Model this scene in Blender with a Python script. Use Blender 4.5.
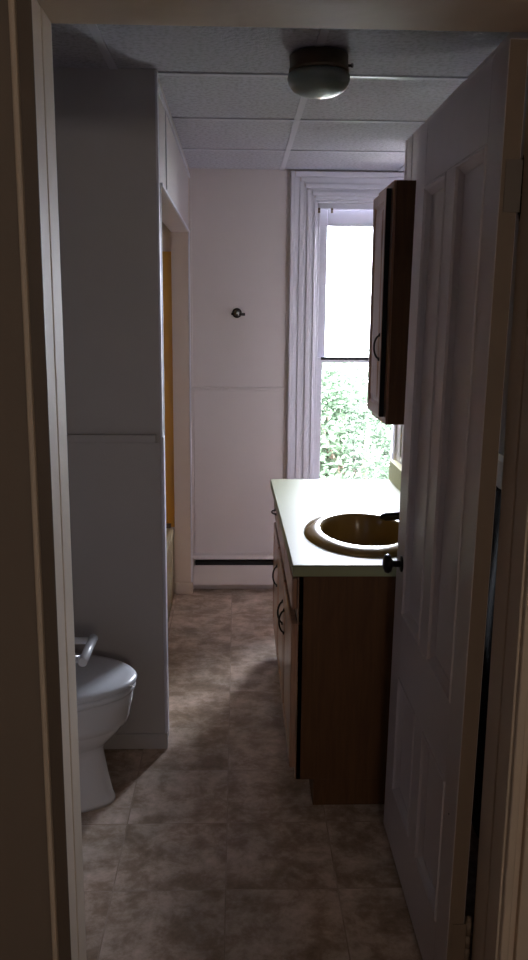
import bpy, bmesh, math, random
from mathutils import Vector, Matrix
random.seed(7)
PI = math.pi
SC = bpy.context.scene
for o in list(bpy.data.objects): bpy.data.objects.remove(o, do_unlink=True)
COL = SC.collection

# ------------------------------------------------------------------ camera
CAM_H, PITCH, YAW, ROLL, FPX = 1.5307, 0.1944, 0.0322, 0.0083, 836.87
cam_d = bpy.data.cameras.new('camera'); cam = bpy.data.objects.new('camera', cam_d); COL.objects.link(cam)
fwd = Vector((math.sin(YAW)*math.cos(PITCH), math.cos(YAW)*math.cos(PITCH), -math.sin(PITCH)))
rt = Vector((math.cos(YAW), -math.sin(YAW), 0)); up = rt.cross(fwd)
r2 = rt*math.cos(ROLL)+up*math.sin(ROLL); u2 = -rt*math.sin(ROLL)+up*math.cos(ROLL)
m3 = Matrix((r2, u2, -fwd)).transposed()
cam.matrix_world = Matrix.Translation((0, 0, CAM_H)) @ m3.to_4x4()
cam_d.sensor_fit = 'VERTICAL'; cam_d.sensor_height = 24; cam_d.lens = 24*FPX/960
cam_d.clip_start = 0.02; cam_d.clip_end = 300
SC.camera = cam

# ------------------------------------------------------------------ sky, light, exposure
W = bpy.data.worlds.new('overcast_sky'); SC.world = W; W.use_nodes = True
bg = W.node_tree.nodes['Background']
bg.inputs[0].default_value = (0.86, 0.89, 1.0, 1); bg.inputs[1].default_value = 7.0
wt = W.node_tree; _tc = wt.nodes.new('ShaderNodeTexCoord'); _sx = wt.nodes.new('ShaderNodeSeparateXYZ'); _mr = wt.nodes.new('ShaderNodeMapRange')
wt.links.new(_tc.outputs['Generated'], _sx.inputs[0]); wt.links.new(_sx.outputs['Z'], _mr.inputs['Value'])   # overcast sky: three times brighter at the zenith
_mr.inputs['From Min'].default_value = 0; _mr.inputs['From Max'].default_value = 1; _mr.inputs['To Min'].default_value = 5.2; _mr.inputs['To Max'].default_value = 15.6
wt.links.new(_mr.outputs['Result'], bg.inputs[1])
portal_d = bpy.data.lights.new('window_portal', 'AREA'); portal_d.shape = 'RECTANGLE'
portal_d.size = 0.55; portal_d.size_y = 1.62; portal_d.cycles.is_portal = True
portal = bpy.data.objects.new('window_portal', portal_d); COL.objects.link(portal)
portal.location = (0.665, 4.80, 1.33); portal.rotation_euler = (-PI/2, 0, 0)
SC.view_settings.view_transform = 'Standard'; SC.view_settings.look = 'None'
SC.view_settings.gamma = 1; SC.view_settings.use_curve_mapping = False
SC.view_settings.exposure = 3.22
SC.cycles.max_bounces = 12; SC.cycles.diffuse_bounces = 7; SC.cycles.glossy_bounces = 4
SC.cycles.transparent_max_bounces = 12; SC.cycles.use_denoising = True
SC.cycles.caustics_reflective = False; SC.cycles.caustics_refractive = False
HALL_LAMP = 5.8

# ------------------------------------------------------------------ materials
def lin(c):
    c = c/255
    return c/12.92 if c <= .04045 else ((c+.055)/1.055)**2.4
def rgb(r, g, b): return (lin(r), lin(g), lin(b), 1)
def mat(name, col, rough=.5, metal=0, spec=.5, bump=0, bscale=60, var=0, vscale=4, coat=0):
    m = bpy.data.materials.new(name); m.use_nodes = True
    nt = m.node_tree; b = nt.nodes['Principled BSDF']
    b.inputs['Base Color'].default_value = col; b.inputs['Roughness'].default_value = rough
    b.inputs['Metallic'].default_value = metal; b.inputs['Specular IOR Level'].default_value = spec
    b.inputs['Coat Weight'].default_value = coat; b.inputs['Coat Roughness'].default_value = .12
    tc = nt.nodes.new('ShaderNodeTexCoord')
    if var:
        n = nt.nodes.new('ShaderNodeTexNoise'); n.inputs['Scale'].default_value = vscale; n.inputs['Detail'].default_value = 6
        nt.links.new(tc.outputs['Object'], n.inputs['Vector'])
        mx = nt.nodes.new('ShaderNodeMixRGB'); mx.inputs[1].default_value = [c*(1-var) for c in col[:3]]+[1]
        mx.inputs[2].default_value = [min(1, c*(1+var)) for c in col[:3]]+[1]
        nt.links.new(n.outputs[0], mx.inputs[0]); nt.links.new(mx.outputs[0], b.inputs['Base Color'])
    if bump:
        n = nt.nodes.new('ShaderNodeTexNoise'); n.inputs['Scale'].default_value = bscale; n.inputs['Detail'].default_value = 4
        nt.links.new(tc.outputs['Object'], n.inputs['Vector'])
        bp = nt.nodes.new('ShaderNodeBump'); bp.inputs['Strength'].default_value = bump; bp.inputs['Distance'].default_value = .004
        nt.links.new(n.outputs[0], bp.inputs['Height']); nt.links.new(bp.outputs[0], b.inputs['Normal'])
    return m
def wood(name, dark, light, rough=.4, spec=.5):
    m = mat(name, dark, rough, spec=spec, coat=.5 if spec >= .5 else 0); nt = m.node_tree; b = nt.nodes['Principled BSDF']
    tc = nt.nodes.new('ShaderNodeTexCoord'); mp = nt.nodes.new('ShaderNodeMapping'); mp.inputs['Scale'].default_value = (14, 14, 1.2)
    nt.links.new(tc.outputs['Object'], mp.inputs['Vector'])
    n = nt.nodes.new('ShaderNodeTexNoise'); n.inputs['Scale'].default_value = 5; n.inputs['Detail'].default_value = 8; n.inputs['Distortion'].default_value = .6
    nt.links.new(mp.outputs[0], n.inputs['Vector'])
    cr = nt.nodes.new('ShaderNodeValToRGB'); cr.color_ramp.elements[0].color = dark; cr.color_ramp.elements[1].color = light
    cr.color_ramp.elements[0].position = .35; cr.color_ramp.elements[1].position = .7
    nt.links.new(n.outputs[0], cr.inputs[0]); nt.links.new(cr.outputs[0], b.inputs['Base Color'])
    return m

WHITE = mat('white_wall_paint', rgb(198, 190, 190), .45, bump=.15, bscale=25, var=.03)
CREAM = mat('cream_wall_paint', rgb(196, 180, 168), .45, bump=.1, bscale=25, var=.03)
PART = mat('white_panel_paint', rgb(174, 170, 170), .5, bump=.1, bscale=30, var=.03)
TRIM = mat('white_trim_gloss', rgb(206, 206, 216), .35, bump=0, bscale=18)
FRAME = mat('aged_cream_trim', rgb(214, 198, 180), .6, spec=.25, bump=.35, bscale=22, var=.08, vscale=9)
HALLW = mat('taupe_hall_paint', rgb(132, 119, 108), .7, bump=.25, bscale=40, var=.06)
DOORM = mat('white_door_paint', rgb(196, 187, 189), .33, bump=.2, bscale=14, var=.04)
DOORE2 = mat('painted_hinge_leaf', rgb(104, 92, 82), .5)
DOORE = mat('stained_door_edge', rgb(122, 104, 88), .6, bump=.3, bscale=30, var=.15, vscale=12)
WOOD_D = wood('dark_walnut', rgb(84, 55, 32), rgb(98, 66, 39), .5, .35)
WOOD_F = wood('brown_front_wood', rgb(128, 90, 68), rgb(164, 122, 94), .33)
COUNTER = mat('pale_yellow_laminate', rgb(142, 146, 114), .45, spec=.25, var=.03, vscale=30)
SPLASH = mat('matte_yellow_laminate', rgb(176, 172, 128), .75, spec=.15, var=.03, vscale=30)
FLATW = mat('flat_white_paint', rgb(206, 200, 202), .8, spec=.15)
GOLD = mat('harvest_gold_enamel', rgb(140, 112, 60), .22, coat=.15)
PORC = mat('white_porcelain', rgb(214, 216, 222), .12, coat=.6)
DARKM = mat('dark_bronze', rgb(38, 32, 28), .35, metal=.7)
CHROME = mat('dull_chrome', rgb(120, 120, 122), .2, metal=1)
NICKEL = mat('tarnished_nickel', rgb(104, 90, 74), .38, metal=.8)
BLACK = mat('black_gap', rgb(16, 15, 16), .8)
HEATW = mat('white_heater_enamel', rgb(206, 198, 198), .35)
OCHRE = mat('ochre_surround_panel', rgb(196, 140, 34), .35, var=.08)
TUBM = mat('pale_yellow_enamel', rgb(222, 214, 172), .2, coat=.4)
GLOBE = mat('frosted_white_glass', rgb(120, 132, 128), .4)
GLOBE.node_tree.nodes['Principled BSDF'].inputs['Subsurface Weight'].default_value = .2
CLOTH = mat('black_cloth', rgb(22, 20, 22), .95, bump=.5, bscale=120)
PAPER = mat('white_plastic', rgb(214, 218, 226), .25)
BARK = mat('tree_bark', rgb(90, 76, 62), .9, bump=.6)
GROUND = mat('pale_gravel', rgb(190, 186, 176), .95, bump=.4, bscale=8, var=.2, vscale=2)
ROOMBACK = mat('outside_clapboard', rgb(200, 200, 196), .7)

def ceiling_material():
    m = mat('speckled_ceiling_tile', rgb(206, 206, 212), .9); nt = m.node_tree; b = nt.nodes['Principled BSDF']
    tc = nt.nodes.new('ShaderNodeTexCoord')
    n = nt.nodes.new('ShaderNodeTexNoise'); n.inputs['Scale'].default_value = 70; n.inputs['Detail'].default_value = 5
    v = nt.nodes.new('ShaderNodeTexVoronoi'); v.inputs['Scale'].default_value = 55
    for q in (n, v): nt.links.new(tc.outputs['Object'], q.inputs['Vector'])
    cr = nt.nodes.new('ShaderNodeValToRGB'); cr.color_ramp.elements[0].position = .36; cr.color_ramp.elements[1].position = .55
    cr.color_ramp.elements[0].color = rgb(160, 160, 168); cr.color_ramp.elements[1].color = rgb(182, 182, 192)
    nt.links.new(n.outputs[0], cr.inputs[0]); nt.links.new(cr.outputs[0], b.inputs['Base Color'])
    bp = nt.nodes.new('ShaderNodeBump'); bp.inputs['Strength'].default_value = .6; bp.inputs['Distance'].default_value = .004
    nt.links.new(n.outputs[0], bp.inputs['Height']); nt.links.new(bp.outputs[0], b.inputs['Normal'])
    return m
CEIL = ceiling_material()

def floor_material():
    m = mat('mottled_stone_vinyl', rgb(150, 125, 105), .30); nt = m.node_tree; b = nt.nodes['Principled BSDF']
    L = nt.links; N = nt.nodes
    tc = N.new('ShaderNodeTexCoord')
    mp = N.new('ShaderNodeMapping'); mp.inputs['Location'].default_value = (0.325, 2.425+.305*0, 0)   # joints at X = -.325+..., Y = 2.32+...
    L.new(tc.outputs['Object'], mp.inputs['Vector'])
    br = N.new('ShaderNodeTexBrick'); br.offset = .0; br.inputs['Scale'].default_value = 1
    br.inputs['Brick Width'].default_value = .305; br.inputs['Row Height'].default_value = .305
    br.inputs['Mortar Size'].default_value = .0022; br.inputs['Mortar Smooth'].default_value = .6
    br.inputs['Color1'].default_value = (.15, .15, .15, 1); br.inputs['Color2'].default_value = (.85, .85, .85, 1)
    br.inputs['Bias'].default_value = 0
    mp.inputs['Location'].default_value = (0.03, -2.32+.305*8, 0)
    L.new(mp.outputs[0], br.inputs['Vector'])
    # per-tile shift of the stone pattern
    add = N.new('ShaderNodeVectorMath'); add.operation = 'MULTIPLY_ADD'
    L.new(br.outputs['Color'], add.inputs[0]); add.inputs[1].default_value = (2.2, 2.2, 2.2)
    L.new(tc.outputs['Object'], add.inputs[2])
    n1 = N.new('ShaderNodeTexNoise'); n1.inputs['Scale'].default_value = 10; n1.inputs['Detail'].default_value = 9; n1.inputs['Roughness'].default_value = .72; n1.inputs['Distortion'].default_value = .15
    n2 = N.new('ShaderNodeTexNoise'); n2.inputs['Scale'].default_value = 3.0; n2.inputs['Detail'].default_value = 5; n2.inputs['Distortion'].default_value = .8
    L.new(add.outputs[0], n1.inputs['Vector']); L.new(tc.outputs['Object'], n2.inputs['Vector'])
    cr = N.new('ShaderNodeValToRGB'); e = cr.color_ramp.elements
    e[0].position = .34; e[0].color = rgb(138, 119, 101); e[1].position = .70; e[1].color = rgb(232, 213, 206)
    q = e.new(.45); q.color = rgb(166, 145, 128); q = e.new(.55); q.color = rgb(198, 180, 167)
    L.new(n1.outputs[0], cr.inputs[0])
    cr2 = N.new('ShaderNodeValToRGB'); e = cr2.color_ramp.elements
    e[0].position = .35; e[0].color = (.78, .79, .77, 1); e[1].position = .65; e[1].color = (1.0, .96, .92, 1)
    L.new(n2.outputs[0], cr2.inputs[0])
    mu = N.new('ShaderNodeMixRGB'); mu.blend_type = 'MULTIPLY'; mu.inputs[0].default_value = 1
    L.new(cr.outputs[0], mu.inputs[1]); L.new(cr2.outputs[0], mu.inputs[2])
    mj = N.new('ShaderNodeMixRGB'); mj.inputs[2].default_value = rgb(96, 80, 70)
    sc = N.new('ShaderNodeMath'); sc.operation = 'MULTIPLY'; sc.inputs[1].default_value = .25
    L.new(br.outputs['Fac'], sc.inputs[0]); L.new(sc.outputs[0], mj.inputs[0]); L.new(mu.outputs[0], mj.inputs[1])
    L.new(mj.outputs[0], b.inputs['Base Color'])
    bp = N.new('ShaderNodeBump'); bp.inputs['Strength'].default_value = .25; bp.inputs['Distance'].default_value = .003
    L.new(n1.outputs[0], bp.inputs['Height']); L.new(bp.outputs[0], b.inputs['Normal'])
    return m
FLOOR = floor_material()

def pane_material():
    m = bpy.data.materials.new('window_glass'); m.use_nodes = True; nt = m.node_tree
    nt.nodes.remove(nt.nodes['Principled BSDF']); out = nt.nodes['Material Output']
    t = nt.nodes.new('ShaderNodeBsdfTransparent'); t.inputs[0].default_value = (.97, .98, .98, 1)
    g = nt.nodes.new('ShaderNodeBsdfGlossy'); g.inputs['Roughness'].default_value = .02
    f = nt.nodes.new('ShaderNodeFresnel'); f.inputs[0].default_value = 1.45
    mx = nt.nodes.new('ShaderNodeMixShader')
    nt.links.new(f.outputs[0], mx.inputs[0]); nt.links.new(t.outputs[0], mx.inputs[1]); nt.links.new(g.outputs[0], mx.inputs[2])
    nt.links.new(mx.outputs[0], out.inputs[0]); return m
GLASS = pane_material()
def leaf_material(name, col):
    m = bpy.data.materials.new(name); m.use_nodes = True; nt = m.node_tree
    nt.nodes.remove(nt.nodes['Principled BSDF']); out = nt.nodes['Material Output']
    d = nt.nodes.new('ShaderNodeBsdfDiffuse'); t = nt.nodes.new('ShaderNodeBsdfTranslucent')
    tc = nt.nodes.new('ShaderNodeTexCoord'); n = nt.nodes.new('ShaderNodeTexNoise'); n.inputs['Scale'].default_value = 3
    nt.links.new(tc.outputs['Object'], n.inputs['Vector'])
    mx = nt.nodes.new('ShaderNodeMixRGB'); mx.inputs[1].default_value = [c*.7 for c in col[:3]]+[1]; mx.inputs[2].default_value = [c*1.3 for c in col[:3]]+[1]
    nt.links.new(n.outputs[0], mx.inputs[0]); nt.links.new(mx.outputs[0], d.inputs[0]); nt.links.new(mx.outputs[0], t.inputs[0])
    ms = nt.nodes.new('ShaderNodeMixShader'); ms.inputs[0].default_value = .4
    nt.links.new(d.outputs[0], ms.inputs[1]); nt.links.new(t.outputs[0], ms.inputs[2]); nt.links.new(ms.outputs[0], out.inputs[0])
    return m
LEAF = leaf_material('green_leaves', (.048, .070, .044, 1))
LEAF2 = leaf_material('pale_green_leaves', (.085, .10, .075, 1))

# ------------------------------------------------------------------ mesh helpers
class MB:
    def __init__(s): s.bm = bmesh.new(); s.smooth = []
    def box(s, x0, x1, y0, y1, z0, z1):
        v = [s.bm.verts.new((x, y, z)) for x in (x0, x1) for y in (y0, y1) for z in (z0, z1)]
        for f in ((0, 1, 3, 2), (4, 6, 7, 5), (0, 4, 5, 1), (2, 3, 7, 6), (0, 2, 6, 4), (1, 5, 7, 3)):
            s.bm.faces.new([v[i] for i in f])
        return s
    def loft(s, rings, cap0=True, cap1=True, smooth=True):
        vr = [[s.bm.verts.new(p) for p in r] for r in rings]; n = len(vr[0])
        for a, b in zip(vr, vr[1:]):
            for i in range(n):
                f = s.bm.faces.new((a[i], a[(i+1) % n], b[(i+1) % n], b[i])); f.smooth = smooth
        if cap0: s.bm.faces.new(vr[0][::-1])
        if cap1: s.bm.faces.new(vr[-1])
        return s
    def lathe(s, prof, c, axis='z', n=40, cap0=True, cap1=True, sx=1, sy=1):
        rings = []
        for r, h in prof:
            ring = []
            for i in range(n):
                a = 2*PI*i/n; p = (r*math.cos(a)*sx, r*math.sin(a)*sy, h)
                if axis == 'x': p = (h, p[0], p[1])
                if axis == '-x': p = (-h, p[0], p[1])
                if axis == 'y': p = (p[0], h, p[1])
                if axis == '-y': p = (p[0], -h, p[1])
                ring.append((c[0]+p[0], c[1]+p[1], c[2]+p[2]))
            rings.append(ring)
        return s.loft(rings, cap0, cap1)
    def tube(s, pts, r, n=12, caps=True):
        pts = [Vector(p) for p in pts]; rings = []; ref = Vector((0, 0, 1))
        for i, p in enumerate(pts):
            t = (pts[min(i+1, len(pts)-1)]-pts[max(i-1, 0)]).normalized()
            if i == 0:
                ref = Vector((0, 0, 1)) if abs(t.z) < .9 else Vector((1, 0, 0))
            u = (ref-t*ref.dot(t)).normalized(); w = t.cross(u); ref = u
            rr = r[i] if isinstance(r, (list, tuple)) else r
            rings.append([p+u*rr*math.cos(2*PI*k/n)+w*rr*math.sin(2*PI*k/n) for k in range(n)])
        return s.loft(rings, caps, caps)
def build(name, mb, material, parent=None, bevel=0, seg=2, subsurf=0):
    bm = mb.bm if isinstance(mb, MB) else mb
    bmesh.ops.recalc_face_normals(bm, faces=bm.faces)
    off = wloc(parent) if parent else Vector((0, 0, 0))
    if parent: bmesh.ops.translate(bm, verts=bm.verts, vec=-off)
    me = bpy.data.meshes.new(name); bm.to_mesh(me); bm.free()
    o = bpy.data.objects.new(name, me); COL.objects.link(o)
    if isinstance(material, (list, tuple)):
        for q in material: me.materials.append(q)
    else: me.materials.append(material)
    if parent: o.parent = parent
    if bevel:
        b = o.modifiers.new('bevel', 'BEVEL'); b.width = bevel; b.segments = seg; b.limit_method = 'ANGLE'; b.angle_limit = math.radians(40)
    if subsurf:
        b = o.modifiers.new('sub', 'SUBSURF'); b.levels = b.render_levels = subsurf
    return o
def wloc(o):
    v = Vector((0, 0, 0))
    while o: v += o.location; o = o.parent
    return v
def thing(name, loc, label, cat, group=None):
    o = bpy.data.objects.new(name, None); COL.objects.link(o); o.location = loc; o.empty_display_size = .1
    return tag(o, label, cat, group)
def tag(o, label, cat, group=None):
    o['label'] = label; o['category'] = cat
    if group: o['group'] = group
    return o
def struct(name, mb, material, parent=None, bevel=0, **k):
    o = build(name, mb, material, parent, bevel, **k)
    if not parent: o['kind'] = 'structure'
    return o
def dup(root, delta):
    r = root.copy(); COL.objects.link(r); r.location = root.location+Vector(delta)
    for ch in list(root.children):
        c = ch.copy(); COL.objects.link(c); c.parent = r
        for g in ch.children:
            d = g.copy(); COL.objects.link(d); d.parent = c
    return r

# ------------------------------------------------------------------ setting
XL, XR, YP, YF, YB, H = -.254, .722, 2.7825, 1.55, 4.563, 2.272
struct('floor', MB().box(-1.6, 1.6, -1.9, 4.75, -.12, 0), FLOOR)
cl = struct('ceiling', MB().box(-1.25, 1.25, 1.55, 4.75, H, H+.1), CEIL)
g = MB()
TX, TY, T = .227, 2.8207, .61
for k in range(-2, 2):
    x = TX+T*k
    if -1.1 < x < 1.1: g.box(x-.012, x+.012, YF, YB, H-.004, H+.001)
for k in range(-2, 3):
    y = TY+T*k
    if YF < y < YB: g.box(-1.2, 1.2, y-.012, y+.012, H-.0045, H+.001)
struct('ceiling_grid', g, mat('ceiling_grid_enamel', rgb(184, 184, 194), .4), cl)
struct('ceiling_hall', MB().box(-1.6, 1.6, -1.9, 1.55, 2.6, 2.7), HALLW)
# door wall: three blocks round the opening
OX0, OX1, OZ, YH = -.318, .506, 2.015, 1.412
w = MB().box(-1.6, OX0-.03, YH, YF, 0, 2.6).box(OX1+.03, 1.6, YH, YF, 0, 2.6).box(OX0-.03, OX1+.03, YH, YF, OZ+.03, 2.6)
struct('wall_front', w, [HALLW])
ROOMFACE = struct('wall_front_inner', MB().box(-1.2, OX0-.03, YF, YF+.006, 0, H).box(OX1+.03, XR, YF, YF+.006, 0, H).box(OX0-.03, OX1+.03, YF, YF+.006, OZ+.03, H), WHITE)
struct('wall_hall_left', MB().box(-1.7, -1.6, -1.9, 1.55, 0, 2.6), HALLW)
struct('wall_hall_right', MB().box(1.6, 1.7, -1.9, 1.55, 0, 2.6), HALLW)
struct('wall_hall_rear', MB().box(-1.7, 1.7, -2.0, -1.9, 0, 2.6), HALLW)
# toilet nook and partition
struct('wall_left', MB().box(-1.25, -1.12, 1.55, 4.75, 0, H), PART)
pw = struct('wall_partition', MB().box(-1.12, XL, YP, 2.872, 0, H), PART)
struct('wall_left_header', MB().box(XL-.09, XL, 2.872, 4.47, 1.945, H), WHITE)
struct('wall_left_end', MB().box(XL-.09, XL, 4.47, YB, 0, H), CREAM)
struct('wall_alcove_end', MB().box(-1.12, XL-.09, 4.49, YB, 0, H), CREAM)
# header seam and crown strips
struct('trim_1', MB().box(XL, XL+.006, 2.79, YB, 2.222, 2.238).box(XL, XL+.004, 3.10, 3.108, 1.945, 2.222).box(XL, XL+.008, 2.872, 4.47, 1.940, 1.952), TRIM)
# glossy corner beads on the partition end and the opening edge
struct('trim_2', MB().box(XL-.004, XL+.004, YP-.004, YP+.03, 0, H-.002).box(XL-.002, XL+.007, YP-.006, YP+.035, 0.06, 1.128), TRIM, bevel=.002)
struct('trim_3', MB().box(XL-.092, XL+.003, 2.864, 2.878, 0, 1.945).box(XL-.004, XL+.006, 4.467, 4.482, 0, 1.945), TRIM, bevel=.002)
# chair rails and lower panels
struct('trim_4', MB().box(-1.12, XL-.018, YP-.020, YP, 1.110, 1.138).box(-1.12, XL-.004, YP-.005, YP, .05, 1.112), PART, bevel=.002)
struct('trim_5', MB().box(-.245, .255, YB-.010, YB, 1.128, 1.145).box(-.24, .25, YB-.005, YB, 0, 1.128).box(.256, .262, YB-.006, YB, .2, H).box(-.254, -.243, YB-.006, YB, .2, H), WHITE, bevel=.002)
struct('baseboard_left', MB().box(-1.12, XL+.006, YP-.014, YP, 0, .058), PART, bevel=.004)
struct('baseboard_end', MB().box(XL-.09, XL+.008, 4.460, 4.47, 0, .07), CREAM, bevel=.004)
# right wall
struct('wall_right', MB().box(XR, 1.25, YF+.006, 3.775, 0, H), FLATW)
struct('wall_right_recess', MB().box(1.13, 1.25, 3.775, 4.75, 0, H), WHITE)
struct('trim_6', MB().box(XR-.006, XR+.006, 3.757, 3.781, .8, H-.002).box(XR-.004, XR+.002, 3.64, 3.65, .92, H-.002), FLATW, bevel=.003)
struct('trim_7', MB().box(XR-.012, XR, YF+.01, 2.30, 1.148, 1.168), TRIM, bevel=.002)
# back wall with window hole
WX0, WX1, WZ0, WZ1 = .405, .925, .52, 2.124
bwl = MB().box(XL, WX0, YB, 4.75, 0, H).box(WX1, 1.25, YB, 4.75, 0, H).box(WX0, WX1, YB, 4.75, 0, WZ0).box(WX0, WX1, YB, 4.75, WZ1, H)
struct('wall_back', bwl, WHITE)
struct('wall_outside', MB().box(-1.7, WX0, 4.75, 4.80, -3, 3).box(WX1, 2.5, 4.75, 4.80, -3, 3).box(WX0, WX1, 4.75, 4.80, -3, WZ0).box(WX0, WX1, 4.75, 4.80, WZ1, 3), ROOMBACK)

# window
win = bpy.data.objects.new('window_1', None); COL.objects.link(win); win.location = (.665, YB, WZ0); win['kind'] = 'structure'
def fluted(side):      # vertical moulded casing, side -1 left / +1 right
    m = MB(); c = .665
    prof = [(.392, .372, .030), (.372, .345, .012), (.345, .320, .020), (.320, .305, .013), (.305, .282, .022), (.282, .268, .012), (.268, .258, .018)]
    for a, b, d in prof:
        x0, x1 = c+side*a, c+side*b
        m.box(min(x0, x1), max(x0, x1), YB-d, YB, .46, 2.125+(a-.26)*1.05)
    return m
for s in (-1, 1): build('window_casing', fluted(s), TRIM, win, .003)
m = MB()
for z0, z1, d in [(2.236, 2.262, .030), (2.205, 2.236, .012), (2.180, 2.205, .020), (2.165, 2.180, .013), (2.143, 2.165, .022), (2.124, 2.143, .015)]:
    e = .26+(z0-2.124)*.95
    m.box(.665-e, .665+e, YB-d, YB, z0, z1)
build('window_head', m, TRIM, win, .003)
m = MB().box(WX0-.001, WX0+.012, YB, 4.80, WZ0, WZ1).box(WX1-.012, WX1+.001, YB, 4.80, WZ0, WZ1).box(WX0, WX1, YB, 4.80, WZ1-.012, WZ1)
m.box(WX0+.012, WX0+.028, YB+.03, YB+.05, WZ0, WZ1-.012).box(WX1-.028, WX1-.012, YB+.03, YB+.05, WZ0, WZ1-.012).box(WX0+.012, WX1-.012, YB+.03, YB+.05, WZ1-.04, WZ1-.012)
build('window_jamb', m, TRIM, win, .002)
build('window_sill', MB().box(WX0-.05, WX1+.05, YB-.05, 4.84, WZ0-.03, WZ0), TRIM, win, .005)
def sash(z0, z1, y, bt, tt, s):
    x0, x1 = WX0+.014, WX1-.014
    f = build('sash', MB().box(x0, x0+s, y, y+.03, z0, z1).box(x1-s, x1, y, y+.03, z0, z1).box(x0+s, x1-s, y, y+.03, z0, z0+bt).box(x0+s, x1-s, y, y+.03, z1-tt, z1), TRIM, win, .003)
    build('pane', MB().box(x0+s-.004, x1-s+.004, y+.013, y+.017, z0+bt-.004, z1-tt+.004), GLASS, f)
    return f
sash(1.285, 2.095, YB+.092, .022, .092, .062)
sash(WZ0+.002, 1.305, YB+.055, .05, .026, .044)
build('sash_weatherstrip', MB().box(WX0+.05, WX1-.05, YB+.052, YB+.056, 1.293, 1.309), BLACK, win)
bs = thing('curtain_bracket', (.427, YB+.02, 2.075), 'small metal curtain bracket in the top left corner of the window frame', 'bracket', 'curtain brackets on the window')
build('plate', MB().box(.421, .433, YB+.024, YB+.03, 2.062, 2.088), NICKEL, bs, .001)
build('arm', MB().tube([(.427, YB+.027, 2.075), (.427, YB-.008, 2.075), (.427, YB-.012, 2.082)], .003), NICKEL, bs)
b2 = dup(bs, (.068, 0, 0)); b2['label'] = 'small metal curtain bracket at the window top, right of the corner bracket'

# door frame
fr = bpy.data.objects.new('door_1', None); COL.objects.link(fr); fr.location = (.094, 1.5, 0); fr['kind'] = 'structure'
st = .0003
build('jamb', MB().box(OX0-.03, OX0-.005, YH-.002, YF+.008, 0, OZ+.03).box(OX0-.005, OX0+st, YH-.002, 1.475, 0, OZ).box(OX0-.005, OX0, 1.484, YF+.008, 0, OZ+.03), FRAME, fr, .002)
m = MB().box(OX1+.005, OX1+.03, YH-.002, YF+.008, 0, OZ+.03).box(OX1-st, OX1+.005, YH-.002, 1.475, 0, OZ).box(OX1, OX1+.005, 1.484, YF+.008, 0, OZ+.03)
build('jamb', m, FRAME, fr, .002)
build('head_jamb', MB().box(OX0, OX1, YH-.002, YF+.008, OZ, OZ+.03).box(OX0, OX1, YH-.002, 1.475, OZ-st, OZ+.001), FRAME, fr, .002)
build('casing_strip', MB().box(OX0-.022, OX0+.001, YH-.004, YH-.002, 0, OZ+.006), DOORE2, fr)
build('casing', MB().box(OX0-.032, OX0-.022, YH-.016, YH, 0, OZ+.03), FRAME, fr, .003)
build('casing', MB().box(OX1+.004, OX1+.020, YH-.018, YH, 0, OZ+.02).box(OX1+.020, OX1+.034, YH-.006, YH, 0, OZ+.02).box(OX1+.034, OX1+.115, YH-.018, YH, 0, OZ+.11), FRAME, fr, .004)
build('head_casing', MB().box(OX0-.032, OX1+.034, YH-.016, YH, OZ+.006, OZ+.022).box(OX0-.032, OX1+.034, YH-.006, YH, OZ+.022, OZ+.03).box(OX0-.032, OX1+.034, YH-.018, YH, OZ+.03, OZ+.11), FRAME, fr, .004)
# inner casing towards the bathroom
build('inner_casing', MB().box(OX0-.11, OX0-.012, YF+.008, YF+.022, 0, OZ+.1).box(OX1+.012, OX1+.09, YF+.008, YF+.022, 0, OZ+.1).box(OX0-.012, OX1+.012, YF+.008, YF+.022, OZ+.012, OZ+.1), TRIM, fr, .003)

# ------------------------------------------------------------------ panelled door, open at a right angle
DX0, DX1, DY0, DY1, DZ0, DZ1 = .452, .486, 1.550, 2.292, .012, 2.003
door = thing('panelled_door', (.494, 1.562, 0), 'white four-panel wooden door standing open at a right angle, with small dark knob', 'door')
xs_y = [DY0, 1.645, 1.872, 1.958, 2.182, DY1]      # stile / panel / muntin / panel / stile
zs = [DZ0, .19, .54, .72, 1.85, DZ1]
m = MB(); IN = .010
m.box(DX0, DX1, xs_y[0], xs_y[1], DZ0, DZ1).box(DX0, DX1, xs_y[4], xs_y[5], DZ0, DZ1)
for z0, z1 in ((zs[0], zs[1]), (zs[2], zs[3]), (zs[4], zs[5])): m.box(DX0, DX1, xs_y[1], xs_y[4], z0, z1)
for z0, z1 in ((zs[1], zs[2]), (zs[3], zs[4])): m.box(DX0, DX1, xs_y[2], xs_y[3], z0, z1)
build('door_frame', m, DOORM, door, .0015)
for y0, y1 in ((xs_y[1], xs_y[2]), (xs_y[3], xs_y[4])):
    for z0, z1 in ((zs[1], zs[2]), (zs[3], zs[4])):
        p = MB()
        def rr(i, x): return [(x, y0+i, z0+i), (x, y1-i, z0+i), (x, y1-i, z1-i), (x, y0+i, z1-i)]
        # sloped moulding down to a recessed flat panel, both faces
        p.loft([rr(0, DX1-.002), rr(0, DX0+.001), rr(.003, DX0-.003), rr(.007, DX0-.003), rr(.011, DX0+.003), rr(.022, DX0+.011), rr(.024, DX0+.014)], True, True, smooth=False)
        build('door_panel', p, DOORM, door)
build('hinge_edge', MB().box(DX0+.0015, DX1-.0015, DY0-.0012, DY0+.001, DZ0+.002, DZ1-.002), DOORE, door)
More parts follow.
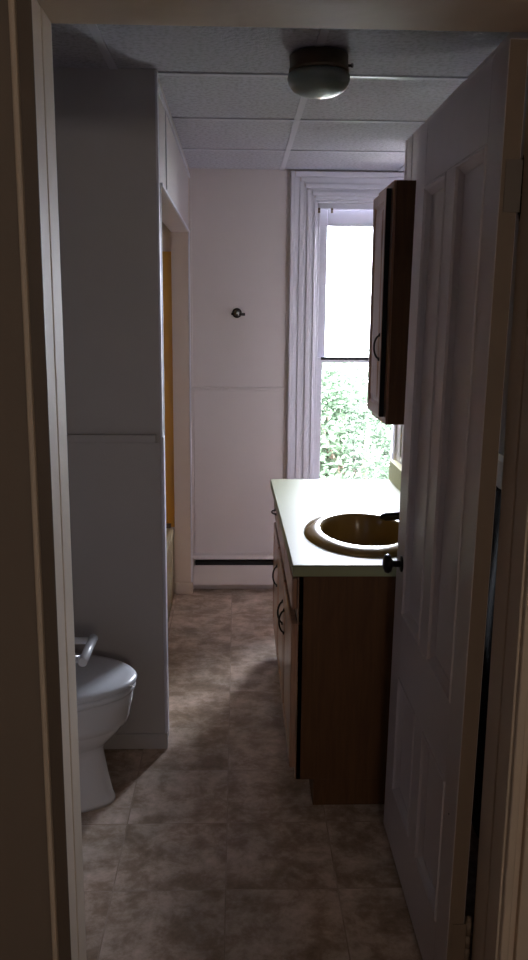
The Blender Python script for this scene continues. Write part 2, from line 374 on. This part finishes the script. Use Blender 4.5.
for z, mt in ((1.76, DOORE2), (.22, DOORE)):
    hg = build('hinge', MB().box(DX0+.008, DX1+.004, DY0-.0035, DY0-.001, z-.045, z+.045), mt, door, .0006)
    build('knuckle', MB().lathe([(.0065, z-.048), (.0065, z-.016)], (.496, DY0+.004, 0), n=14).lathe([(.0065, z-.014), (.0065, z+.014)], (.496, DY0+.004, 0), n=14).lathe([(.0065, z+.016), (.0065, z+.048)], (.496, DY0+.004, 0), n=14).lathe([(.003, z-.06), (.005, z-.05), (.005, z+.05), (.003, z+.06)], (.496, DY0+.004, 0), n=12), DARKM if z > 1 else mt, hg)
KZ, KY = .856, 2.222
kb = build('door_knob', MB().lathe([(.010, .0), (.009, .020), (.010, .026), (.024, .031), (.0275, .039), (.024, .047), (.012, .052), (.001, .053)], (DX0, KY, KZ), '-x', 28), DARKM, door)
build('knob_plate', MB().lathe([(.024, -.001), (.022, .003), (.012, .005)], (DX0, KY, KZ), '-x', 28), DARKM, door)
build('back_knob', MB().lathe([(.022, -.001), (.010, .006), (.010, .018), (.025, .026), (.026, .034), (.012, .045), (.001, .046)], (DX1, KY, KZ), 'x', 28), DARKM, door)
build('keyhole_mark', MB().lathe([(.003, -.001), (.002, .001)], (DX0, 1.60, .49), '-x', 8), DARKM, door)

door.rotation_euler = (0, .0105, 0); door.location.x -= .005       # the old door leans a little out of plumb

# ------------------------------------------------------------------ black cloth on hook behind door
t = thing('hanging_cloth', (.66, 2.04, 1.08), 'long black cloth hanging on the wall behind the open door', 'cloth')
m = MB(); rings = []
for i in range(15):
    z = 1.085-i*.068; sp = .12+.06*min(1, i/5)
    ring = []
    for k in range(48):
        a = 2*PI*k/48
        x = .687+(.014+.012*min(1, i/4))*math.cos(a)*(1+.2*math.sin(6*a+i*.2)); y = 2.04+sp*math.sin(a)*(1+.05*math.sin(9*a+i*.3))
        ring.append((min(x, .718), y, z+.006*math.sin(5*a)))
    rings.append(ring)
m.loft(rings); build('fabric', m, CLOTH, t)
build('hanging_loop', MB().tube([(.708, 2.03, 1.075), (.706, 2.036, 1.11), (.706, 2.044, 1.11), (.708, 2.05, 1.075)], .003, 8), CLOTH, t)
t = thing('coat_hook', (XR, 2.04, 1.10), 'dark wall hook behind the door holding the black cloth', 'hook')
build('plate', MB().box(XR-.006, XR, 2.025, 2.055, 1.085, 1.145), DARKM, t, .002)
build('prong', MB().tube([(.718, 2.04, 1.105), (.696, 2.04, 1.102), (.687, 2.04, 1.112), (.684, 2.04, 1.128)], .004, 10), DARKM, t)

# ------------------------------------------------------------------ vanity cabinet
VX, VY0, VY1, VT = .183, 2.411, 3.715, .762
van = thing('vanity_cabinet', (.445, 3.09, 0), 'dark brown wooden bathroom vanity cabinet under the pale countertop', 'cabinet')
build('side_panel', MB().box(VX+.002, XR, VY0, VY0+.018, .09, VT).box(.242, XR, VY0, VY0+.018, 0, .09), WOOD_D, van, .001)
build('side_panel', MB().box(VX+.002, XR, VY1-.018, VY1, .09, VT).box(.242, XR, VY1-.018, VY1, 0, .09), WOOD_D, van, .001)
build('back_panel', MB().box(XR-.01, XR, VY0+.018, VY1-.018, .09, VT-.05), WOOD_D, van)
build('bottom_panel', MB().box(VX+.02, XR-.01, VY0+.018, VY1-.018, .09, .108), WOOD_D, van)
build('toe_kick', MB().box(.242, .258, VY0+.018, VY1-.018, 0, .09), WOOD_D, van)
N3 = (VY1-VY0)/3
m = MB().box(VX, VX+.018, VY0, VY1, .09, .115).box(VX, VX+.018, VY0, VY1, VT-.022, VT).box(VX, VX+.018, VY0, VY1, .612, .645)
for k in range(4):
    y = VY0+k*N3; a, b = (y, y+.03) if k == 0 else ((y-.03, y) if k == 3 else (y-.02, y+.02))
    m.box(VX, VX+.018, a, b, .115, .612).box(VX, VX+.018, a, b, .645, VT-.022)
build('face_frame', m, WOOD_F, van, .001)
def pull(parent, x, y, z, L=.085, axis='z', r=.0035):
    pts = []
    for i in range(13):
        a = i/12; s = (a-.5)*L; d = .019*math.sin(PI*a)**.55
        pts.append((x-d+.001, y, z+s) if axis == 'z' else (x-d+.001, y+s, z))
    h = build('pull', MB().tube(pts, r, 8), DARKM, parent)
    for s in (-.5, .5):
        e = MB()
        c = (x, y, z+s*L) if axis == 'z' else (x, y+s*L, z)
        e.lathe([(.007, 0), (.006, .003), (.003, .005)], c, '-x', 12); build('pull_rosette', e, DARKM, parent)
def raised(y0, y1, z0, z1, x, th=.018):
    def rr(i, xx): return [(xx, y0+i, z0+i), (xx, y1-i, z0+i), (xx, y1-i, z1-i), (xx, y0+i, z1-i)]
    return MB().loft([rr(0, x), rr(0, x-th+.003), rr(.004, x-th), rr(.035, x-th), rr(.042, x-th+.006), rr(.05, x-th+.006), rr(.065, x-th+.001)], True, True, smooth=False)
for k in range(3):
    y0, y1 = VY0+k*N3+.012, VY0+(k+1)*N3-.012
    d = build('door', raised(y0, y1, .125, .605, VX), WOOD_F, van)
    pull(d, VX-.018, (y1-.035) if k == 0 else (y0+.035), .47)
    if k == 2: pass
    w_ = build('drawer', raised(y0, y1, .655, .748, VX, .018) if False else MB().box(VX-.018, VX, y0, y1, .652, .75), WOOD_F, van, .004)
    if k == 2: pull(w_, VX-.018, (y0+y1)/2, .701, .085, 'y')

# countertop with an oval cut-out
SX, SY = .432, 2.76
CX0, CX1, CY0, CY1, CZ0, CZ1 = .161, XR, 2.395, 3.735, .764, .800
ct = thing('countertop', (.42, 3.09, CZ0), 'pale yellow laminate countertop with backsplash on the vanity', 'countertop')
bm = bmesh.new()
angs = [2*PI*i/72 for i in range(72)]+[math.atan2(y-SY, x-SX) % (2*PI) for x in (CX0, CX1) for y in (CY0, CY1)]
angs = sorted(set(round(a, 5) for a in angs))
def rectpt(a):
    dx, dy = math.cos(a), math.sin(a); t = 1e9
    if abs(dx) > 1e-6: t = min(t, ((CX1 if dx > 0 else CX0)-SX)/dx)
    if abs(dy) > 1e-6: t = min(t, ((CY1 if dy > 0 else CY0)-SY)/dy)
    x, y = SX+dx*t, SY+dy*t
    if abs(x-CX0) < 1e-4: x += .005-.016*(y-CY0)/(CY1-CY0)
    return x, y
def ellpt(a, A, B):
    dx, dy = math.cos(a), math.sin(a); t = 1/math.sqrt((dx/A)**2+(dy/B)**2); return SX+dx*t, SY+dy*t
loops = []
for z, fn in ((CZ0, 'e'), (CZ1, 'e'), (CZ1, 'r'), (CZ0, 'r')):
    loops.append([bm.verts.new((*(ellpt(a, .180, .255) if fn == 'e' else rectpt(a)), z)) for a in angs])
n = len(angs)
for q in range(4):
    A, B = loops[q], loops[(q+1) % 4]
    for i in range(n): bm.faces.new((A[i], A[(i+1) % n], B[(i+1) % n], B[i]))
build('worktop', bm, COUNTER, ct, .0025)
build('backsplash', MB().box(XR-.032, XR, CY0, 3.735, CZ1, CZ1+.090), SPLASH, ct, .002)
build('edge_seam', MB().box(CX0+.001, CX1, CY0-.0006, CY0+.001, CZ1-.0035, CZ1-.0022), BLACK, ct)

# sink
sk = thing('sink', (SX, SY, CZ1), 'oval harvest gold drop-in sink with raised rim in the countertop', 'sink')
def ell(A, B, z, cx=SX): return [(cx+A*math.cos(2*PI*i/64), SY+B*math.sin(2*PI*i/64), z) for i in range(64)]
build('basin', MB().loft([ell(.205, .285, CZ1-.001), ell(.205, .285, CZ1+.003), ell(.198, .277, CZ1+.011), ell(.18, .255, CZ1+.017), ell(.158, .228, CZ1+.020), ell(.148, .215, CZ1+.017),
    ell(.143, .209, CZ1+.006), ell(.139, .203, CZ1-.02), ell(.130, .190, CZ1-.07), ell(.110, .158, CZ1-.115), ell(.07, .10, CZ1-.14), ell(.024, .024, CZ1-.148),
    ell(.024, .024, CZ1-.156), ell(.08, .11, CZ1-.150), ell(.12, .17, CZ1-.125), ell(.141, .204, CZ1-.075), ell(.150, .222, CZ1-.02), ell(.17, .245, CZ1-.001)], False, False), GOLD, sk)
bpy.context.view_layer.update()
build('drain', MB().lathe([(.022, -.150), (.021, -.1475), (.012, -.1475), (.010, -.1495)], (SX, SY, CZ1), n=24), CHROME, sk)

# faucet
fc = thing('faucet', (.652, SY, CZ1), 'dark metal faucet with a straight spout over the gold sink', 'faucet')
build('base_plate', MB().box(.645, .675, SY-.075, SY+.075, CZ1+.0005, CZ1+.014), CHROME, fc, .005)
sp = [(.654, SY, CZ1+.012), (.653, SY, CZ1+.045), (.640, SY, CZ1+.057), (.60, SY, CZ1+.064), (.55, SY, CZ1+.064), (.506, SY, CZ1+.061), (.496, SY, CZ1+.057), (.494, SY, CZ1+.052)]
build('spout', MB().tube(sp, [.016, .016, .0155, .015, .0145, .014, .0135, .012], 16), DARKM, fc)
for s in (-1, 1):
    build('tap_handle', MB().lathe([(.014, 0), (.010, .012), (.010, .022), (.017, .028), (.017, .042), (.012, .047)], (.655, SY+s*.055, CZ1+.012), n=20), CHROME, fc)

# ------------------------------------------------------------------ wall cabinet
WC = thing('wall_cabinet', (.58, 2.885, 1.178), 'narrow dark brown wooden wall cabinet hanging above the sink beside the window', 'cabinet')
x0, y0, y1, z0, z1 = .489, 2.742, 3.035, 1.178, 1.950
m = MB().box(x0+.008, XR, y0, y0+.016, z0, z1).box(x0+.018, XR, y1-.016, y1, z0, z1)
build('carcass', m.box(x0+.018, XR-.008, y0+.016, y1-.016, z0, z0+.016).box(x0+.018, XR-.008, y0+.016, y1-.016, z1-.016, z1).box(XR-.008, XR, y0+.016, y1-.016, z0, z1), WOOD_D, WC, .001)
build('face_frame', MB().box(x0, x0+.008, y0, y0+.04, z0, z1).box(x0, x0+.018, y1-.04, y1, z0, z1).box(x0, x0+.018, y0+.04, y1-.04, z0, z0+.04).box(x0, x0+.018, y0+.04, y1-.04, z1-.04, z1), WOOD_F, WC, .001)
d = build('door', raised(y0+.030, y1-.006, z0+.022, z1-.020, x0-.001, .018), WOOD_F, WC)
build('edge_shade', MB().box(x0-.018, x0-.002, y0+.0285, y0+.030, z0+.023, z1-.021), BLACK, d)  # black strip paints in the shade on the door's unlit near edge
pull(d, x0-.019, y0+.060, 1.43, .08)

# ------------------------------------------------------------------ baseboard heater
ht = thing('baseboard_heater', (.2, YB-.04, .03), 'white metal baseboard heater along the foot of the back wall', 'heater')
hx0, hx1 = -.246, .66; yb = YB-.005
build('back_plate', MB().box(hx0, hx1, yb-.006, yb, .03, .212), HEATW, ht)
build('top_hood', MB().loft([[(x, yb-.006, .205) , (x, yb-.006, .213), (x, yb-.055, .213), (x, yb-.064, .196), (x, yb-.060, .196), (x, yb-.052, .205)] for x in (hx0, hx1)], smooth=False), HEATW, ht)
build('fin_element', MB().box(hx0+.01, hx1-.01, yb-.05, yb-.006, .06, .175), BLACK, ht)
build('front_cover', MB().box(hx0+.001, hx1-.001, yb-.066, yb-.062, .045, .160).box(hx0+.001, hx1-.001, yb-.062, yb-.055, .045, .049), HEATW, ht, .001)
build('end_cap', MB().box(hx0-.003, hx0, yb-.064, yb, .03, .213), HEATW, ht)

# ------------------------------------------------------------------ wall hook on back wall
t = thing('towel_bar_bracket', (-.005, YB, 1.541), 'small dark metal towel bar bracket left on the back wall', 'bracket')
build('rosette', MB().lathe([(.027, 0), (.026, .006), (.018, .012), (.011, .015)], (-.005, YB, 1.541), '-y', 28), DARKM, t)
build('post', MB().lathe([(.010, .012), (.009, .045), (.015, .048), (.017, .058), (.014, .067), (.004, .070)], (-.005, YB, 1.541), '-y', 20), CHROME, t)
build('bar_stub', MB().tube([(-.035, YB-.052, 1.536), (.038, YB-.052, 1.534)], [.006, .008], 12), DARKM, t)

# ------------------------------------------------------------------ ceiling light
LX, LY = .233, 2.60
t = thing('ceiling_light', (LX, LY, H), 'small round flush ceiling light with frosted bowl and tarnished metal ring', 'ceiling light')
build('metal_ring', MB().lathe([(.080, 0), (.084, -.003), (.084, -.036), (.087, -.040), (.087, -.047), (.080, -.049), (.07, -.04)], (LX, LY, H-.0045), n=48), NICKEL, t)
build('glass_bowl', MB().lathe([(.080, -.046), (.089, -.054), (.0915, -.064), (.088, -.078), (.076, -.094), (.052, -.106), (.028, -.111), (.001, -.112)], (LX, LY, H-.0045), n=48), GLOBE, t)
build('retaining_screw', MB().lathe([(.004, .084), (.004, .092), (.006, .093), (.006, .099), (.003, .100)], (LX, LY, H-.03), 'x', 12), CHROME, t)

# ------------------------------------------------------------------ bathtub and surround
tb = thing('bathtub', (-.74, 3.61, 0), 'pale yellow enamel bathtub in the alcove behind the partition', 'bathtub')
def rrect(x0, x1, y0, y1, r, z, n=6):
    o = []
    for cx, cy, a0 in ((x1-r, y1-r, 0), (x0+r, y1-r, PI/2), (x0+r, y0+r, PI), (x1-r, y0+r, 1.5*PI)):
        for i in range(n+1):
            a = a0+PI/2*i/n; o.append((cx+r*math.cos(a), cy+r*math.sin(a), z))
    return o
TB = (-1.118, -.35, 2.882, 4.482)
build('tub_shell', MB().loft([rrect(TB[0], TB[1], TB[2], TB[3], .01, 0), rrect(TB[0], TB[1], TB[2], TB[3], .01, .36), rrect(TB[0]+.004, TB[1]-.004, TB[2]+.004, TB[3]-.004, .012, .375), rrect(TB[0]+.02, TB[1]-.02, TB[2]+.02, TB[3]-.02, .02, .38),
    rrect(TB[0]+.07, TB[1]-.07, TB[2]+.08, TB[3]-.08, .12, .378), rrect(TB[0]+.085, TB[1]-.085, TB[2]+.10, TB[3]-.10, .12, .36), rrect(TB[0]+.12, TB[1]-.12, TB[2]+.16, TB[3]-.2, .14, .12), rrect(TB[0]+.17, TB[1]-.17, TB[2]+.24, TB[3]-.28, .12, .08)]), TUBM, tb)
sr = thing('shower_surround', (-.74, 4.39, .38), 'ochre yellow shower surround panels above the tub', 'shower surround')
build('end_panel', MB().box(-1.11, -.345, 4.482, 4.488, .383, 1.85), OCHRE, sr, .001)
build('side_panel', MB().box(-1.118, -1.112, 2.882, 4.482, .383, 1.85), OCHRE, sr, .001)
build('caulk_strip', MB().box(-1.11, -.365, 4.462, 4.482, .381, .405), NICKEL, sr, .003)

# ------------------------------------------------------------------ toilet
TYc = 2.46
tl = thing('toilet', (-.62, TYc, 0), 'white porcelain toilet with the lid closed beside the partition', 'toilet')
def egg(xb, xf, hw, z, n=48, px=2.0, xc=None):
    # egg ring: back at xb, front at xf, half-width hw
    xc = xb+(xf-xb)*.42 if xc is None else xc; o = []
    for i in range(n):
        a = 2*PI*i/n; c, s = math.cos(a), math.sin(a)
        rx = (xf-xc) if c >= 0 else (xc-xb)
        o.append((xc+rx*math.copysign(abs(c)**(2/px), c), TYc+hw*math.copysign(abs(s)**(2/px), s), z))
    return o
build('bowl', MB().loft([egg(-.92, -.390, .110, 0), egg(-.92, -.391, .111, .012), egg(-.91, -.398, .106, .03), egg(-.89, -.412, .096, .10), egg(-.87, -.423, .090, .165), egg(-.87, -.424, .092, .185),
    egg(-.87, -.408, .118, .205), egg(-.875, -.375, .148, .24), egg(-.88, -.356, .164, .268), egg(-.88, -.352, .166, .276), egg(-.88, -.342, .177, .280), egg(-.88, -.337, .178, .300), egg(-.88, -.334, .178, .325), egg(-.88, -.328, .182, .345), egg(-.88, -.326, .183, .372), egg(-.875, -.330, .18, .378),
    egg(-.80, -.375, .135, .378), egg(-.78, -.40, .12, .34), egg(-.72, -.46, .08, .24)]), PORC, tl)
build('seat', MB().loft([egg(-.84, -.328, .178, .380), egg(-.845, -.320, .184, .383), egg(-.845, -.317, .187, .392), egg(-.845, -.321, .184, .400), egg(-.82, -.35, .16, .402)]), PAPER, tl)
build('lid', MB().loft([egg(-.84, -.326, .180, .4035), egg(-.845, -.316, .187, .407), egg(-.845, -.313, .190, .416), egg(-.845, -.320, .185, .423), egg(-.83, -.345, .165, .426), egg(-.80, -.40, .12, .427), egg(-.7, -.5, .05, .428)]), PAPER, tl)
for s in (-1, 1): build('seat_hinge', MB().lathe([(.011, -.025), (.011, .025)], (-.845, TYc+s*.08, .408), 'y', 14), PAPER, tl)
build('tank', MB().loft([rrect(-1.10, -.905, TYc-.20, TYc+.20, .03, .378), rrect(-1.105, -.895, TYc-.215, TYc+.215, .03, .42), rrect(-1.11, -.885, TYc-.225, TYc+.225, .03, .72)]), PORC, tl)
build('tank_lid', MB().loft([rrect(-1.115, -.878, TYc-.232, TYc+.232, .03, .721), rrect(-1.115, -.874, TYc-.236, TYc+.236, .03, .728), rrect(-1.115, -.874, TYc-.236, TYc+.236, .03, .748), rrect(-1.11, -.882, TYc-.228, TYc+.228, .03, .755)]), PORC, tl)
build('flush_lever', MB().tube([(-.886, TYc-.16, .66), (-.868, TYc-.16, .66), (-.864, TYc-.15, .658), (-.862, TYc-.08, .652)], .006, 10), CHROME, tl)
build('outlet_base', MB().box(-1.0, -.86, TYc-.09, TYc+.09, 0, .378), PORC, tl, .02)

# fold-down support rail above the bowl
t = thing('support_rail', (-1.12, 2.37, .55), 'white U-shaped support rail reaching out over the toilet lid', 'support rail')
build('wall_plate', MB().box(-1.12, -1.108, 2.18, 2.56, .80, .88), PAPER, t, .004)
build('rail_tube', MB().tube([(-1.112, 2.29, .84), (-1.05, 2.29, .84), (-.95, 2.29, .835), (-.86, 2.29, .80), (-.81, 2.29, .70), (-.77, 2.29, .60), (-.69, 2.29, .552), (-.455, 2.29, .55)], .011, 12).tube([(-1.112, 2.43, .84), (-1.05, 2.43, .84), (-.95, 2.43, .835), (-.86, 2.43, .80), (-.81, 2.43, .70), (-.77, 2.43, .60), (-.69, 2.43, .552), (-.455, 2.43, .55)], .011, 12), PAPER, t)
build('end_grip', MB().lathe([(.011, -.095), (.0135, -.093), (.0135, .093), (.011, .095)], (-.443, 2.36, .55), 'y', 20), PAPER, t)

# ------------------------------------------------------------------ hall lamp (behind the viewer)
hl = thing('hall_wall_lamp', (.45, -1.9, 1.75), 'dim warm wall lamp on the hall wall behind the camera', 'wall lamp')
HB = mat('warm_lamp_glass', rgb(240, 210, 170), .4)
HB.node_tree.nodes['Principled BSDF'].inputs['Emission Color'].default_value = (1, .87, .74, 1)
HB.node_tree.nodes['Principled BSDF'].inputs['Emission Strength'].default_value = HALL_LAMP
build('wall_plate', MB().lathe([(.06, 0), (.055, .015), (.02, .02), (.018, .05)], (.45, -1.9, 1.75), 'y', n=32), NICKEL, hl)
build('glass_bowl', MB().lathe([(.02, .048), (.09, .06), (.13, .09), (.13, .12), (.10, .16), (.05, .18), (.001, .185)], (.45, -1.9, 1.75), 'y', n=32), HB, hl)

# ------------------------------------------------------------------ outdoors
struct('ground_outside', MB().box(-20, 24, 4.8, 60, -3.3, -3.2), GROUND)
def tree(loc, r, hz, nleaf, leaf, mt, label, dens=1.0, group='trees outside the window'):
    x, y, z = loc; root = thing('tree', (x, y, -3.2), label, 'tree', group)
    tr = MB().tube([(x, y, -3.2), (x+.05, y, (z-3.2)/2), (x, y, z), (x+.1, y+.1, z+hz*.6)], [.16, .12, .08, .02], 10)
    rnd = random.Random(int(x*100+y*10))
    cl = []
    for i in range(int(26*dens)):
        a = rnd.uniform(0, 2*PI); e = math.asin(rnd.uniform(-.9, 1)); q = rnd.uniform(.45, .92)
        c = Vector((x+r*q*math.cos(a)*math.cos(e), y+r*q*math.sin(a)*math.cos(e), z+hz*q*math.sin(e)))
        cl.append((c, rnd.uniform(.3, .5)*r)); tr.tube([(x, y, z-hz*.3), ((x+c.x)/2, (y+c.y)/2, (z+c.z)/2-.1), tuple(c)], [.05, .03, .008], 6)
    build('trunk', tr, BARK, root)
    V = []; F = []
    for i in range(nleaf):
        c, cr = rnd.choice(cl)
        d = Vector((rnd.gauss(0, 1), rnd.gauss(0, 1), rnd.gauss(0, 1))).normalized()*cr*rnd.uniform(.4, 1)**.5
        p = c+d; u = Vector((rnd.gauss(0, 1), rnd.gauss(0, 1), rnd.gauss(0, .6))).normalized(); w = u.cross(Vector((rnd.gauss(0, 1), rnd.gauss(0, 1), rnd.gauss(0, 1)))).normalized()
        s = leaf*rnd.uniform(.6, 1.3); k = len(V)
        V += [p-u*s-root.location, p+w*s*.45-root.location, p+u*s-root.location, p-w*s*.45-root.location]; F.append((k, k+1, k+2, k+3))
    me = bpy.data.meshes.new('foliage'); me.from_pydata(V, [], F); me.materials.append(mt)
    o = bpy.data.objects.new('foliage', me); COL.objects.link(o); o.parent = root
tree((1.5, 10.0, -.85), 2.0, 1.85, 40000, .052, LEAF, 'leafy green tree seen through the lower window sash, nearest the house')
tree((6.6, 15, -1.3), 2.6, 1.9, 11000, .09, LEAF2, 'pale green tree beyond the nearest one outside the window, to its right')
tree((-3.4, 15, -1.5), 2.4, 1.9, 9000, .09, LEAF2, 'pale green tree beyond the nearest one outside the window, to its left')
